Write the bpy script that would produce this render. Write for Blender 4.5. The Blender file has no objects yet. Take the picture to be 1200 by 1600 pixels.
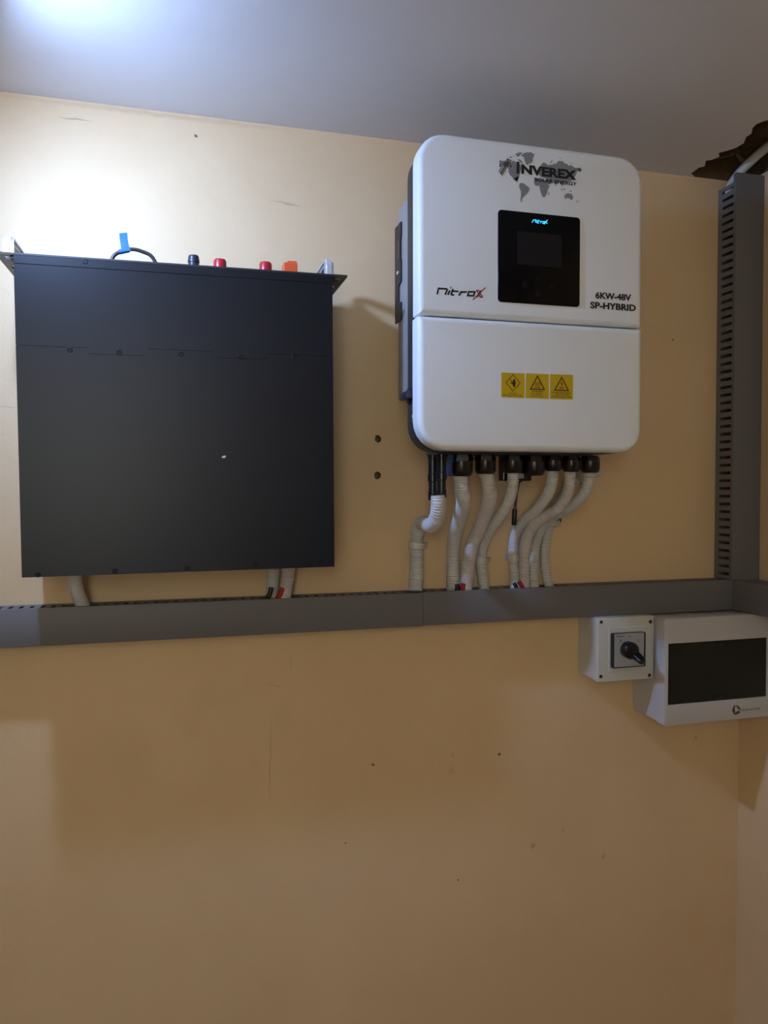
import bpy, bmesh, math, random
from mathutils import Vector, Matrix
random.seed(7)
SC = bpy.context.scene
COL = SC.collection

# ------------------------------------------------------------------ camera
FPX, YAW, PIT, ROL, D = 1165.75, 0.26222, -0.03012, -0.00210, 1.26873
CZ = 1.75                                   # camera height above the floor
def _basis():
    cy, sy, cp, sp = math.cos(YAW), math.sin(YAW), math.cos(PIT), math.sin(PIT)
    f = Vector((sy*cp, cy*cp, sp)); r = Vector((cy, -sy, 0)); u = r.cross(f)
    c, s = math.cos(ROL), math.sin(ROL)
    return f, c*r + s*u, -s*r + c*u
FWD, RGT, UPV = _basis()
cam_d = bpy.data.cameras.new('camera'); cam = bpy.data.objects.new('camera', cam_d); COL.objects.link(cam)
cam.matrix_world = Matrix(((RGT.x, UPV.x, -FWD.x, 0), (RGT.y, UPV.y, -FWD.y, -D), (RGT.z, UPV.z, -FWD.z, CZ), (0, 0, 0, 1)))
cam_d.sensor_width = 36; cam_d.lens = FPX*36/1600; cam_d.clip_start = 0.02
SC.camera = cam

# ------------------------------------------------------------------ light and exposure
SC.view_settings.view_transform = 'Standard'; SC.view_settings.look = 'None'
SC.view_settings.exposure = 0.0; SC.view_settings.gamma = 1.0; SC.view_settings.use_curve_mapping = False
w = bpy.data.worlds.new('world'); SC.world = w; w.use_nodes = True
w.node_tree.nodes['Background'].inputs[0].default_value = (1.0, 1.0, 0.87, 1)
w.node_tree.nodes['Background'].inputs[1].default_value = 5.9
def lamp(name, kind, loc, power, colour, **kw):
    d = bpy.data.lights.new(name, kind); d.energy = power; d.color = colour
    for k, v in kw.items(): setattr(d, k, v)
    o = bpy.data.objects.new(name, d); COL.objects.link(o); o.location = loc
    return o
LX, LD, LZ = -0.237, 0.337, 0.490
BULB = (0.378, 0.57, 1.03)                    # bare cool-white bulb just left of the frame; brighter away from its base
lamp('bulb_light', 'POINT', (LX, -LD, CZ+LZ), 0.15, BULB, shadow_soft_size=0.027)
for aim, power in (((1, .35, -.45), 3.3), ((.25, .45, -.95), 2.7)):
    _b = lamp('bulb_dome_light', 'AREA', (LX, -LD, CZ+LZ), power, BULB, shape='DISK', size=0.054)
    _b.rotation_euler = Vector(aim).to_track_quat('-Z', 'Y').to_euler()

# ------------------------------------------------------------------ helpers
def at(px, py, d):
    """photo pixel -> (x, z) on the plane lying d metres in front of the back wall (z from the floor)"""
    v = FWD*FPX + RGT*(px-600) - UPV*(py-800)
    t = (D-d)/v.y
    return v.x*t, v.z*t + CZ
def pt(px, py, d):
    x, z = at(px, py, d); return Vector((x, -d, z))

def setv(node, **kw):
    for k, v in kw.items(): node.inputs[k.replace('_', ' ')].default_value = v
def mat(name, col, rough=0.5, metal=0.0, noise=0.0, nscale=40.0, bump=0.0, bscale=200.0, spec=0.5, emit=None, estr=0, coat=0.0, trans=0.0):
    m = bpy.data.materials.new(name); m.use_nodes = True
    nt = m.node_tree; b = nt.nodes['Principled BSDF']
    c4 = (*col, 1)
    setv(b, Base_Color=c4, Roughness=rough, Metallic=metal)
    b.inputs['Specular IOR Level'].default_value = spec
    b.inputs['Coat Weight'].default_value = coat
    b.inputs['Transmission Weight'].default_value = trans
    if emit:
        b.inputs['Emission Color'].default_value = (*emit, 1); b.inputs['Emission Strength'].default_value = estr
    tc = nt.nodes.new('ShaderNodeTexCoord')
    if noise:
        n = nt.nodes.new('ShaderNodeTexNoise'); setv(n, Scale=nscale, Detail=5.0, Roughness=0.6)
        nt.links.new(tc.outputs['Object'], n.inputs['Vector'])
        mx = nt.nodes.new('ShaderNodeMix'); mx.data_type = 'RGBA'
        mx.inputs[6].default_value = tuple(max(0, x*(1-noise)) for x in col)+(1,)
        mx.inputs[7].default_value = tuple(min(1, x*(1+noise)) for x in col)+(1,)
        nt.links.new(n.outputs['Fac'], mx.inputs[0]); nt.links.new(mx.outputs[2], b.inputs['Base Color'])
    if bump:
        n2 = nt.nodes.new('ShaderNodeTexNoise'); setv(n2, Scale=bscale, Detail=3.0)
        nt.links.new(tc.outputs['Object'], n2.inputs['Vector'])
        bp = nt.nodes.new('ShaderNodeBump'); setv(bp, Strength=bump, Distance=0.001)
        nt.links.new(n2.outputs['Fac'], bp.inputs['Height']); nt.links.new(bp.outputs[0], b.inputs['Normal'])
    return m

def new_bm(): return bmesh.new()
def box(bm, x0, x1, d0, d1, z0, z1, bev=0.0, seg=2):
    vs = [bm.verts.new((x, -d, z)) for d in (d0, d1) for z in (z0, z1) for x in (x0, x1)]
    fs = [(0, 1, 3, 2), (4, 6, 7, 5), (0, 4, 5, 1), (2, 3, 7, 6), (0, 2, 6, 4), (1, 5, 7, 3)]
    faces = [bm.faces.new([vs[i] for i in f]) for f in fs]
    if bev:
        es = list({e for f in faces for e in f.edges})
        bmesh.ops.bevel(bm, geom=es, offset=bev, segments=seg, affect='EDGES', profile=0.5)
def rrect(x0, x1, z0, z1, rad, n=7):
    """outline, counter-clockwise seen from the room; rad = (bl, br, tr, tl)"""
    P = []
    for (cx, cz, a0, r) in ((x0+rad[0], z0+rad[0], math.pi, rad[0]), (x1-rad[1], z0+rad[1], 1.5*math.pi, rad[1]),
                            (x1-rad[2], z1-rad[2], 0, rad[2]), (x0+rad[3], z1-rad[3], .5*math.pi, rad[3])):
        for k in range(n):
            a = a0 + .5*math.pi*k/(n-1)
            P.append((cx+r*math.cos(a), cz+r*math.sin(a)))
    return P
def loft(bm, rings, cap0=True, cap1=True):
    R = [[bm.verts.new(v) for v in ring] for ring in rings]
    n = len(R[0])
    for a, b in zip(R, R[1:]):
        for i in range(n):
            bm.faces.new((a[i], a[(i+1) % n], b[(i+1) % n], b[i]))
    if cap0: bm.faces.new(R[0][::-1])
    if cap1: bm.faces.new(R[-1])
def plate(bm, x0, x1, z0, z1, d0, d1, rad=0.001, bev=0.001, seg=4, back=0.0, n=7, flare=0.0):
    """rounded box standing on depth d0, front at d1, front rim rounded by bev, back inset by flare"""
    if not isinstance(rad, tuple): rad = (rad,)*4
    rings = []
    def ring(ins, d):
        rr = tuple(max(r-ins, 0.0002) for r in rad)
        return [(x, -d, z) for x, z in rrect(x0+ins, x1-ins, z0+ins, z1-ins, rr, n)]
    rings.append(ring(flare, d0))
    for k in range(seg+1):
        a = .5*math.pi*k/seg
        rings.append(ring(bev*(1-math.cos(a)), d1-bev+bev*math.sin(a)))
    loft(bm, rings)
def prism(bm, pts, d0, d1):
    """polygon in (x, z) extruded from depth d0 to d1"""
    A = sum(a[0]*b[1]-b[0]*a[1] for a, b in zip(pts, pts[1:]+pts[:1]))
    if A < 0: pts = pts[::-1]
    r0 = [bm.verts.new((x, -d0, z)) for x, z in pts]; r1 = [bm.verts.new((x, -d1, z)) for x, z in pts]
    n = len(pts)
    for i in range(n): bm.faces.new((r0[i], r0[(i+1) % n], r1[(i+1) % n], r1[i]))
    bm.faces.new(r0[::-1]); bm.faces.new(r1)
def lathe(bm, base, axis, prof, n=24, cap0=True, cap1=True, flat=0):
    """profile [(t, r)] turned round axis from base"""
    ax = Vector(axis).normalized(); a = ax.orthogonal().normalized(); b = ax.cross(a)
    rings = []
    for t, r in prof:
        rings.append([Vector(base)+ax*t+(a*math.cos(2*math.pi*k/n)+b*math.sin(2*math.pi*k/n))*r for k in range(n)])
    loft(bm, rings, cap0, cap1)
def spline(P, per=12):
    out = []
    Q = [P[0]*2-P[1]] + list(P) + [P[-1]*2-P[-2]]
    for i in range(1, len(Q)-2):
        p0, p1, p2, p3 = Q[i-1:i+3]
        for k in range(per):
            t = k/per
            out.append(0.5*((2*p1)+(p2-p0)*t+(2*p0-5*p1+4*p2-p3)*t*t+(3*p1-p0-3*p2+p3)*t**3))
    out.append(P[-1]); return out
def resample(P, step):
    out = [P[0]]; acc = 0.0; nxt = step
    for a, b in zip(P, P[1:]):
        L = (b-a).length
        while acc+L >= nxt:
            out.append(a.lerp(b, (nxt-acc)/L)); nxt += step
        acc += L
    out.append(P[-1]); return out
def tube(bm, P, r, n=10, cap=True):
    """r: number or function(index)"""
    rings = []; ref = None
    for i, p in enumerate(P):
        t = (P[min(i+1, len(P)-1)]-P[max(i-1, 0)]).normalized()
        if ref is None: ref = t.orthogonal().normalized()
        ref = (ref-t*ref.dot(t)).normalized(); b = t.cross(ref)
        rr = r(i) if callable(r) else r
        rings.append([p+(ref*math.cos(2*math.pi*k/n)+b*math.sin(2*math.pi*k/n))*rr for k in range(n)])
    loft(bm, rings, cap, cap)
def stroke(bm, P, wdt, d0, d1, closed=False):
    """flat stroke along (x, z) points"""
    n = len(P); P = [Vector(p) for p in P]; L = []; R = []
    for i in range(n):
        if closed: a, b = P[i-1], P[(i+1) % n]
        else: a, b = P[max(i-1, 0)], P[min(i+1, n-1)]
        p = P[i]
        t1 = (p-a).normalized() if (p-a).length > 1e-9 else (b-p).normalized()
        t2 = (b-p).normalized() if (b-p).length > 1e-9 else t1
        m = (t1+t2); m = m.normalized() if m.length > 1e-6 else t1
        nn = Vector((-m.y, m.x)); c = max(0.45, nn.dot(Vector((-t1.y, t1.x))))
        L.append(p+nn*wdt/2/c); R.append(p-nn*wdt/2/c)
    for i in range(n if closed else n-1):
        j = (i+1) % n
        prism(bm, [tuple(L[i]), tuple(L[j]), tuple(R[j]), tuple(R[i])], d0, d1)

def finish(bm, tri=False):
    bmesh.ops.recalc_face_normals(bm, faces=bm.faces)
    if tri: bmesh.ops.triangulate(bm, faces=bm.faces)
def obj(name, bm, m, parent=None, smooth=None, mats=None):
    """links bm as one mesh object; vertices are in room coordinates"""
    finish(bm)
    me = bpy.data.meshes.new(name)
    if parent is None:
        xs = [v.co.x for v in bm.verts]; ys = [v.co.y for v in bm.verts]; zs = [v.co.z for v in bm.verts]
        org = Vector(((min(xs)+max(xs))/2, (min(ys)+max(ys))/2, min(zs)))
    else:
        org = Vector(parent['org'])
    bmesh.ops.translate(bm, verts=bm.verts, vec=-org)
    bm.to_mesh(me); bm.free()
    for mm in (mats or [m]): me.materials.append(mm)
    if smooth is not None:
        for p in me.polygons: p.use_smooth = True
        try: me.set_sharp_from_angle(angle=math.radians(smooth))
        except Exception: pass
    o = bpy.data.objects.new(name, me); COL.objects.link(o)
    o['org'] = tuple(org)
    if parent is None: o.location = org
    else: o.parent = parent
    return o
def thing(name, label, cat, base, group=None):
    o = bpy.data.objects.new(name, None); COL.objects.link(o); o.location = base; o.empty_display_size = 0.03
    o['org'] = tuple(base)
    return tag(o, label, cat, group)
def tag(o, label, cat, group=None):
    o['label'] = label; o['category'] = cat
    if group: o['group'] = group
    return o
def struct(name, bm, m, smooth=None, mats=None):
    o = obj(name, bm, m, None, smooth, mats); o['kind'] = 'structure'; return o
def text_bm(s, x0, x1, z0, z1, d, bold=0.0, shear=0.0, thick=0.0002, bm=None):
    """lettering fitted into a rectangle on the plane at depth d"""
    cu = bpy.data.curves.new('lettering', 'FONT'); cu.body = s; cu.size = 1; cu.offset = bold; cu.shear = shear
    cu.resolution_u = 3
    o = bpy.data.objects.new('lettering', cu); COL.objects.link(o)
    dg = bpy.context.evaluated_depsgraph_get(); dg.update()
    me = bpy.data.meshes.new_from_object(o.evaluated_get(dg))
    bpy.data.objects.remove(o); bpy.data.curves.remove(cu)
    X = [v.co.x for v in me.vertices]; Y = [v.co.y for v in me.vertices]
    sx = (x1-x0)/(max(X)-min(X)); sz = (z1-z0)/(max(Y)-min(Y))
    b = bm if bm is not None else bmesh.new()
    vs = [b.verts.new((x0+(v.co.x-min(X))*sx, -(d+thick), z0+(v.co.y-min(Y))*sz)) for v in me.vertices]
    for p in me.polygons:
        try: b.faces.new([vs[i] for i in p.vertices])
        except ValueError: pass
    bpy.data.meshes.remove(me)
    return b

# ------------------------------------------------------------------ materials
def wall_paint(name, marks=True):
    m = bpy.data.materials.new(name); m.use_nodes = True; nt = m.node_tree; N = nt.nodes; L = nt.links
    b = N['Principled BSDF']; setv(b, Roughness=0.62); b.inputs['Specular IOR Level'].default_value = 0.25
    geo = N.new('ShaderNodeNewGeometry')
    n1 = N.new('ShaderNodeTexNoise'); setv(n1, Scale=2.6, Detail=6.0, Roughness=0.65); L.new(geo.outputs['Position'], n1.inputs['Vector'])
    r1 = N.new('ShaderNodeValToRGB'); r1.color_ramp.elements[0].position = .34; r1.color_ramp.elements[1].position = .68
    r1.color_ramp.elements[0].color = (*WALL_A, 1); r1.color_ramp.elements[1].color = (*WALL_B, 1)
    L.new(n1.outputs['Fac'], r1.inputs[0])
    col = r1.outputs[0]
    n2 = N.new('ShaderNodeTexNoise'); setv(n2, Scale=150.0, Detail=4.0); L.new(geo.outputs['Position'], n2.inputs['Vector'])
    def mixc(fac, c2, base):
        mx = N.new('ShaderNodeMix'); mx.data_type = 'RGBA'; L.new(fac, mx.inputs[0]); L.new(base, mx.inputs[6]); mx.inputs[7].default_value = (*c2, 1)
        return mx.outputs[2]
    if marks:
        warp = N.new('ShaderNodeVectorMath'); warp.operation = 'MULTIPLY_ADD'
        n3 = N.new('ShaderNodeTexNoise'); setv(n3, Scale=60.0, Detail=3.0); L.new(geo.outputs['Position'], n3.inputs['Vector'])
        L.new(n3.outputs['Color'], warp.inputs[0]); warp.inputs[1].default_value = (.008, .008, .008); L.new(geo.outputs['Position'], warp.inputs[2])
        def spot(px, py, rx, rz, strength, c, soft=.6, ang=0):
            nonlocal col
            nonlocal_x, z = at(px, py, 0)
            mp = N.new('ShaderNodeMapping'); mp.vector_type = 'TEXTURE'
            mp.inputs['Location'].default_value = (nonlocal_x+.004, .004, z+.004); mp.inputs['Rotation'].default_value = (0, ang, 0)
            mp.inputs['Scale'].default_value = (rx, 1, rz); L.new(warp.outputs[0], mp.inputs['Vector'])
            ln = N.new('ShaderNodeVectorMath'); ln.operation = 'LENGTH'; L.new(mp.outputs[0], ln.inputs[0])
            mr = N.new('ShaderNodeMapRange'); setv(mr, From_Min=1.0, From_Max=soft, To_Min=0.0, To_Max=strength); L.new(ln.outputs['Value'], mr.inputs['Value'])
            col = mixc(mr.outputs[0], c, col)
        dk = (.03, .025, .02); br = (.30, .20, .10)
        for px, py, r in ((582, 1195, .0035), (779, 1179, .004), (307, 212, .003), (1052, 530, .0022), (541, 1318, .002), (716, 1375, .0025)):
            spot(px, py, r, r, .9, dk, .3)
        for px, py, r, s in ((833, 1322, .006, .55), (943, 1338, .006, .45), (707, 1179, .005, .35), (705, 1203, .008, .2), (1087, 1152, .006, .4),
                             (320, 1090, .03, .07), (300, 1140, .02, .06), (395, 1192, .012, .10), (440, 1120, .03, .1), (880, 1298, .006, .25), (200, 1180, .06, .08)):
            spot(px, py, r, r*1.3, s, br, .1)
        spot(118, 186, .028, .0018, .45, dk, .2, .03); spot(445, 317, .034, .0022, .4, br, .2, .1); spot(455, 321, .02, .0012, .45, dk, .2, .1)
        spot(422, 1190, .0016, .09, .35, br, .3, .02); spot(428, 1070, .02, .0016, .25, br, .3, .25); spot(454, 1035, .0016, .02, .3, br, .3)
        spot(12, 636, .02, .0012, .4, br, .2); spot(0, 1215, .03, .002, .0, br, .2)
        # thin faint brown band along the ceiling line
        spot(240, 178, .25, .006, .25, br, .2, .0)
    L.new(col, b.inputs['Base Color'])
    n4 = N.new('ShaderNodeTexNoise'); setv(n4, Scale=14.0, Detail=5.0, Roughness=.55); L.new(geo.outputs['Position'], n4.inputs['Vector'])
    add = N.new('ShaderNodeMath'); add.operation = 'MULTIPLY_ADD'; L.new(n2.outputs['Fac'], add.inputs[0]); add.inputs[1].default_value = .12; L.new(n4.outputs['Fac'], add.inputs[2])
    bp = N.new('ShaderNodeBump'); setv(bp, Strength=.35, Distance=.004); L.new(add.outputs[0], bp.inputs['Height']); L.new(bp.outputs[0], b.inputs['Normal'])
    return m
WALL_A, WALL_B = (.725, .525, .305), (.785, .585, .355)
M = {}
M['wall'] = wall_paint('cream_wall_paint')
M['wall_plain'] = wall_paint('cream_side_wall_paint', False)
M['ceiling'] = mat('off_white_ceiling_paint', (.73, .705, .69), .75, noise=.06, nscale=5, bump=.4, bscale=30, spec=.2)
M['rubble'] = mat('brown_broken_plaster', (.13, .085, .05), .95, noise=.5, nscale=60, bump=1.0, bscale=120, spec=.1)
M['floor'] = mat('grey_floor_tiles', (.35, .33, .31), .5, noise=.1)
M['hole'] = mat('drilled_hole_dust', (.17, .13, .085), .95, noise=.4, nscale=300, bump=.8, bscale=500, spec=.1)
M['black_case'] = mat('black_powder_coat', (.0044, .0068, .0112), .37, noise=.22, nscale=7, bump=.10, bscale=900, spec=.33)
M['black_dull'] = mat('black_steel', (.012, .012, .014), .55)
M['ear'] = mat('black_front_plate', (.035, .028, .024), .38, noise=.4, nscale=60)
M['screw'] = mat('blackened_screw', (.006, .006, .008), .6, spec=.25)
M['alu'] = mat('satin_aluminium', (.72, .74, .77), .34, metal=.55, noise=.05, nscale=90)
M['red'] = mat('red_terminal_plastic', (.42, .015, .02), .35)
M['orange'] = mat('orange_connector_plastic', (.72, .10, .025), .4)
M['navy'] = mat('dark_terminal_plastic', (.018, .024, .04), .4)
M['blue_tag'] = mat('blue_tape', (.0, .10, .31), .4, noise=.2, nscale=120)
M['cable_black'] = mat('black_cable_sheath', (.012, .012, .015), .4)
M['cable_red_dim'] = mat('shaded_red_cable_sheath', (.10, .012, .010), .5)  # red sheath with the shade inside the duct put into its colour
M['cable_red'] = mat('red_cable_sheath', (.40, .02, .015), .4)
M['white_shell'] = mat('white_painted_shell', (.83, .875, .93), .42, noise=.015, nscale=12, spec=.4)
M['housing'] = mat('dark_brown_grey_housing', (.035, .031, .030), .5, noise=.1)
M['heat_sink'] = mat('grey_cast_aluminium', (.36, .37, .39), .42, metal=.35, noise=.05)
M['bracket'] = mat('black_bracket', (.012, .012, .014), .45)
M['glass_black'] = mat('black_display_glass', (.003, .0034, .005), .12, spec=.18)
M['screen'] = mat('unlit_grey_screen', (.012, .0118, .016), .2, spec=.25)
M['button'] = mat('touch_button', (.006, .0064, .008), .35, spec=.2)
M['glow'] = mat('blue_lit_lettering', (.0, .05, .2), .4, emit=(.03, .42, 1.0), estr=2.2)
M['map_grey'] = mat('grey_print', (.235, .26, .29), .5)
M['ink'] = mat('black_print', (.008, .008, .012), .5)
M['ink_red'] = mat('red_print', (.22, .015, .03), .5)
M['ink_brown'] = mat('brown_black_print', (.05, .018, .006), .5)
M['yellow'] = mat('yellow_sticker', (.62, .43, .01), .45)
M['yellow_in'] = mat('pale_yellow_print', (.62, .48, .10), .45)
M['gland'] = mat('black_nylon', (.0045, .0045, .006), .28)
M['blue_plug'] = mat('blue_plastic', (.01, .05, .22), .4)
M['sticker_grey'] = mat('silver_sticker', (.35, .35, .36), .4)
M['conduit'] = mat('grey_white_pvc', (.60, .60, .60), .36, noise=.08, nscale=25)
M['conduit_pink'] = mat('pinkish_white_pvc', (.60, .555, .56), .36, noise=.08, nscale=25)
M['clip'] = mat('white_clip_plastic', (.62, .60, .55), .45)
M['rust'] = mat('rusty_nail', (.16, .09, .05), .6, metal=.4)
M['duct'] = mat('grey_pvc_duct', (.165, .163, .172), .5, noise=.04, nscale=15, spec=.35)
M['duct_lid'] = mat('grey_pvc_duct_lid', (.155, .152, .162), .48, noise=.03, nscale=12, spec=.35)
M['duct_in'] = mat('duct_inside', (.03, .03, .033), .7)
M['switch_white'] = mat('warm_white_plastic', (.60, .60, .57), .42)
M['board_white'] = mat('cool_white_plastic', (.56, .55, .575), .36)
M['silver_plate'] = mat('silver_dial_plate', (.40, .41, .43), .42, metal=.2)
M['ink_grey'] = mat('grey_dial_print', (.05, .05, .055), .5)
M['smoke'] = mat('smoked_window', (.010, .011, .009), .16, spec=.35)
M['ink_mauve'] = mat('mauve_grey_print', (.075, .065, .068), .5)

# ------------------------------------------------------------------ the room
CX, CEIL = 1.0885, CZ+.6084
XL, YF = -0.62, -2.3
# back wall, with two drilled holes
def hole_ring(cx, cz, rx, rz, n=16, seed=1):
    rnd = random.Random(seed); out = []
    for k in range(n):
        a = 2*math.pi*k/n + math.pi/4 + 0
        f = 1+rnd.uniform(-.16, .16)
        out.append((cx+rx*f*math.cos(a), cz+rz*f*math.sin(a)))
    return out
bm = new_bm()
holes = [(*at(590.5, 685.5, 0), .0062, .0064, 3), (*at(590, 743, 0), .0062, .0062, 5)]
xa, xb = holes[0][0]-.02, holes[0][0]+.02
zs = [0.0, holes[1][1]-.02, holes[1][1]+.02, holes[0][1]-.02, holes[0][1]+.02, CEIL+.001]
xs = [XL, xa, xb, CX]
for i in range(3):
    for j in range(5):
        X0, X1, Z0, Z1 = xs[i], xs[i+1], zs[j], zs[j+1]
        if i == 1 and j in (1, 3):
            hx, hz, rx, rz, sd = holes[1] if j == 1 else holes[0]
            ring = hole_ring(hx, hz, rx, rz, 16, sd)
            sq = []
            for k in range(16):
                a = 2*math.pi*k/16 + math.pi/4; c, s = math.cos(a), math.sin(a); q = max(abs(c), abs(s))
                sq.append(((X0+X1)/2+.02*c/q, (Z0+Z1)/2+.02*s/q))
            A = [bm.verts.new((x, 0, z)) for x, z in sq]; B = [bm.verts.new((x, 0, z)) for x, z in ring]
            Cc = [bm.verts.new((hx+(x-hx)*.75, .012, hz+(z-hz)*.75)) for x, z in ring]
            for k in range(16):
                k2 = (k+1) % 16
                bm.faces.new((A[k], A[k2], B[k2], B[k]))
                f = bm.faces.new((B[k], B[k2], Cc[k2], Cc[k])); f.material_index = 1
            f = bm.faces.new(Cc); f.material_index = 1
        else:
            bm.faces.new([bm.verts.new(v) for v in ((X0, 0, Z0), (X1, 0, Z0), (X1, 0, Z1), (X0, 0, Z1))])
bmesh.ops.remove_doubles(bm, verts=bm.verts, dist=1e-5)
wb = struct('wall_back', bm, None, mats=[M['wall'], M['hole']])
def slab(name, x0, x1, y0, y1, z0, z1, m):
    b = new_bm(); box(b, x0, x1, -y1, -y0, z0, z1); return struct(name, b, m)
slab('wall_right', CX, CX+.1, YF, 0.0, 0, CEIL+.001, M['wall_plain'])
slab('wall_left', XL-.1, XL, YF, 0.0, 0, CEIL+.001, M['wall_plain'])
slab('wall_front', -.15, CX, YF-.1, YF, 0, CEIL, M['wall_plain']); slab('wall_front', XL, -.15, YF-.1, YF, 0, 1.45, M['wall_plain'])  # unseen high opening, added and sized to let world light in from behind
slab('floor', XL, CX, YF, 0.0, -.1, 0, M['floor'])
# ceiling with the corner broken out
bm = new_bm()
notch = []
for px, py in ((1086, 278), (1080, 271), (1092, 262), (1101, 260), (1103, 251), (1112, 250), (1124, 245), (1123, 239), (1138, 235), (1150, 231), (1162, 224), (1166, 214), (1174, 209), (1176, 200), (1182, 194), (1192, 190), (1199, 188), (1203, 190)):
    v = FWD*FPX + RGT*(px-600) - UPV*(py-800); t = (CEIL-CZ)/v.z
    notch.append((v.x*t, max(0.0, D-v.y*t)))
notch[0] = (notch[0][0], 0.0)
notch += [(.952, .262), (.985, .29), (1.03, .30), (CX, .315)]
outline = [(XL, 0), *notch, (CX, -YF), (XL, -YF)]
lo = [bm.verts.new((x, -d, CEIL)) for x, d in outline]
hi = [bm.verts.new((x+ (random.uniform(-.01, .01) if 0 < i <= len(notch)-1 else 0), -d, CEIL+.05)) for i, (x, d) in enumerate(outline)]
bm.faces.new(lo[::-1])
for i in range(len(lo)):
    j = (i+1) % len(lo); f = bm.faces.new((lo[i], lo[j], hi[j], hi[i]))
    if 0 < i < len(notch): f.material_index = 1
ce = struct('ceiling', bm, None, mats=[M['ceiling'], M['rubble']])
bm = new_bm()                                   # rough brown concrete seen inside the hole
nx, ny = 14, 18; G = {}
for i in range(nx+1):
    for j in range(ny+1):
        x = .90+(CX-.90)*i/nx; d = .36*j/ny
        G[i, j] = bm.verts.new((x, -d, CEIL+.035+random.uniform(0, .025)))
for i in range(nx):
    for j in range(ny): bm.faces.new((G[i, j], G[i+1, j], G[i+1, j+1], G[i, j+1]))
for k in range(nx):                             # sides of the hole above both walls
    bm.faces.new([bm.verts.new((.90+(CX-.90)*q/nx, .001+random.uniform(0, .004), CEIL+zq)) for q, zq in ((k, -.002), (k+1, -.002), (k+1, .06), (k, .06))])
for k in range(ny):
    bm.faces.new([bm.verts.new((CX+.001+random.uniform(0, .004), -.36*q/ny, CEIL+zq)) for q, zq in ((k, -.002), (k+1, -.002), (k+1, .06), (k, .06))])
box(bm, .85, CX+.12, -.03, .45, CEIL+.064, CEIL+.09); box(bm, .85, CX+.12, -.04, -.008, CEIL-.03, CEIL+.08); box(bm, CX+.008, CX+.05, -.03, .45, CEIL-.03, CEIL+.08)  # unseen outer slabs added to stop world light leaking into the hole
obj('broken_concrete', bm, M['rubble'], ce)

# ------------------------------------------------------------------ cable ducts
DD = .052                                     # duct depth
HT, HB = CZ-.1793, CZ-.2342                   # horizontal run, top and bottom
VX0, VX1 = 1.0253, 1.0880
PITCH, SLOT = .0152, .0058
def slotted(bm, lo, hi, d0, d1, put, gaps=(), th=.0016):
    """slotted side from lo to hi along its run; solid strips at both edges, fingers between; put(u, w, d) -> vertex"""
    def q(u0, u1, e0, e1):
        vs = [bm.verts.new(put(u, w, d)) for w in (0, th) for (u, d) in ((u0, e0), (u1, e0), (u1, e1), (u0, e1))]
        for f in ((0, 1, 2, 3), (7, 6, 5, 4), (0, 4, 5, 1), (1, 5, 6, 2), (2, 6, 7, 3), (3, 7, 4, 0)): bm.faces.new([vs[i] for i in f])
    q(lo, hi, d0, d0+.010)
    n = int((hi-lo)/PITCH); off = (hi-lo-n*PITCH)/2
    u = lo
    edges = []
    for k in range(n):
        s0 = lo+off+k*PITCH+(PITCH-SLOT)/2; edges.append((u, s0)); u = s0+SLOT
    edges.append((u, hi))
    for a, b in edges:
        if any(g0 < b and g1 > a for g0, g1 in gaps): continue
        q(a, b, d0+.010, d1-.007)
    prev = lo
    for g0, g1 in sorted(gaps):
        if prev < g0: q(prev, min(g0, hi), d1-.007, d1)
        prev = max(prev, g1)
    if prev < hi: q(prev, hi, d1-.007, d1)
def run_duct(label, x0, x1, gaps=(), dz=0.0):
    t = thing('cable_duct', label, 'cable duct', ((x0+x1)/2, -DD/2, HB))
    zt, zb = HT+dz, HB+dz
    b = new_bm(); box(b, x0, x1, 0, .002, zb, zt); obj('back_plate', b, M['duct'], t)
    b = new_bm(); slotted(b, x0, x1, .002, DD-.002, lambda u, w, d: (u, -d, zt-w), gaps); obj('slotted_top', b, M['duct'], t)
    b = new_bm(); box(b, x0, x1, .002, DD-.002, zb, zb+.0016); obj('bottom_side', b, M['duct'], t)
    b = new_bm()                                    # snap-on lid with short returns
    prof = [(.0, zb-.0006), (-.007, zb-.0006), (-.007, zb-.0012), (.0005, zb-.0014), (.0012, zb+.0004), (.0012, zt-.0004), (.0005, zt+.0014), (-.007, zt+.0012), (-.007, zt+.0006), (.0, zt+.0006)]
    prof = [(dq+DD-.001, z) for dq, z in prof]
    loft(b, [[(x, -dq, z) for dq, z in prof] for x in (x0, x1)]); obj('lid', b, M['duct_lid'], t, 30)
    return t
def gx(*pairs): return [(at(a, 930, .03)[0], at(b, 930, .03)[0]) for a, b in pairs]
JX = at(661, 950, DD)[0]
run_duct('long grey slotted cable duct running under the black battery, left of the joint', -.62, JX-.0004,
         gx((104, 134), (414, 463), (639, 660)))
run_duct('grey slotted cable duct under the white inverter, from the joint to the corner', JX+.0004, CX-.0005,
         gx((695, 765), (790, 870)) + [(VX0+.004, VX1-.004)], dz=.0012)
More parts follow.
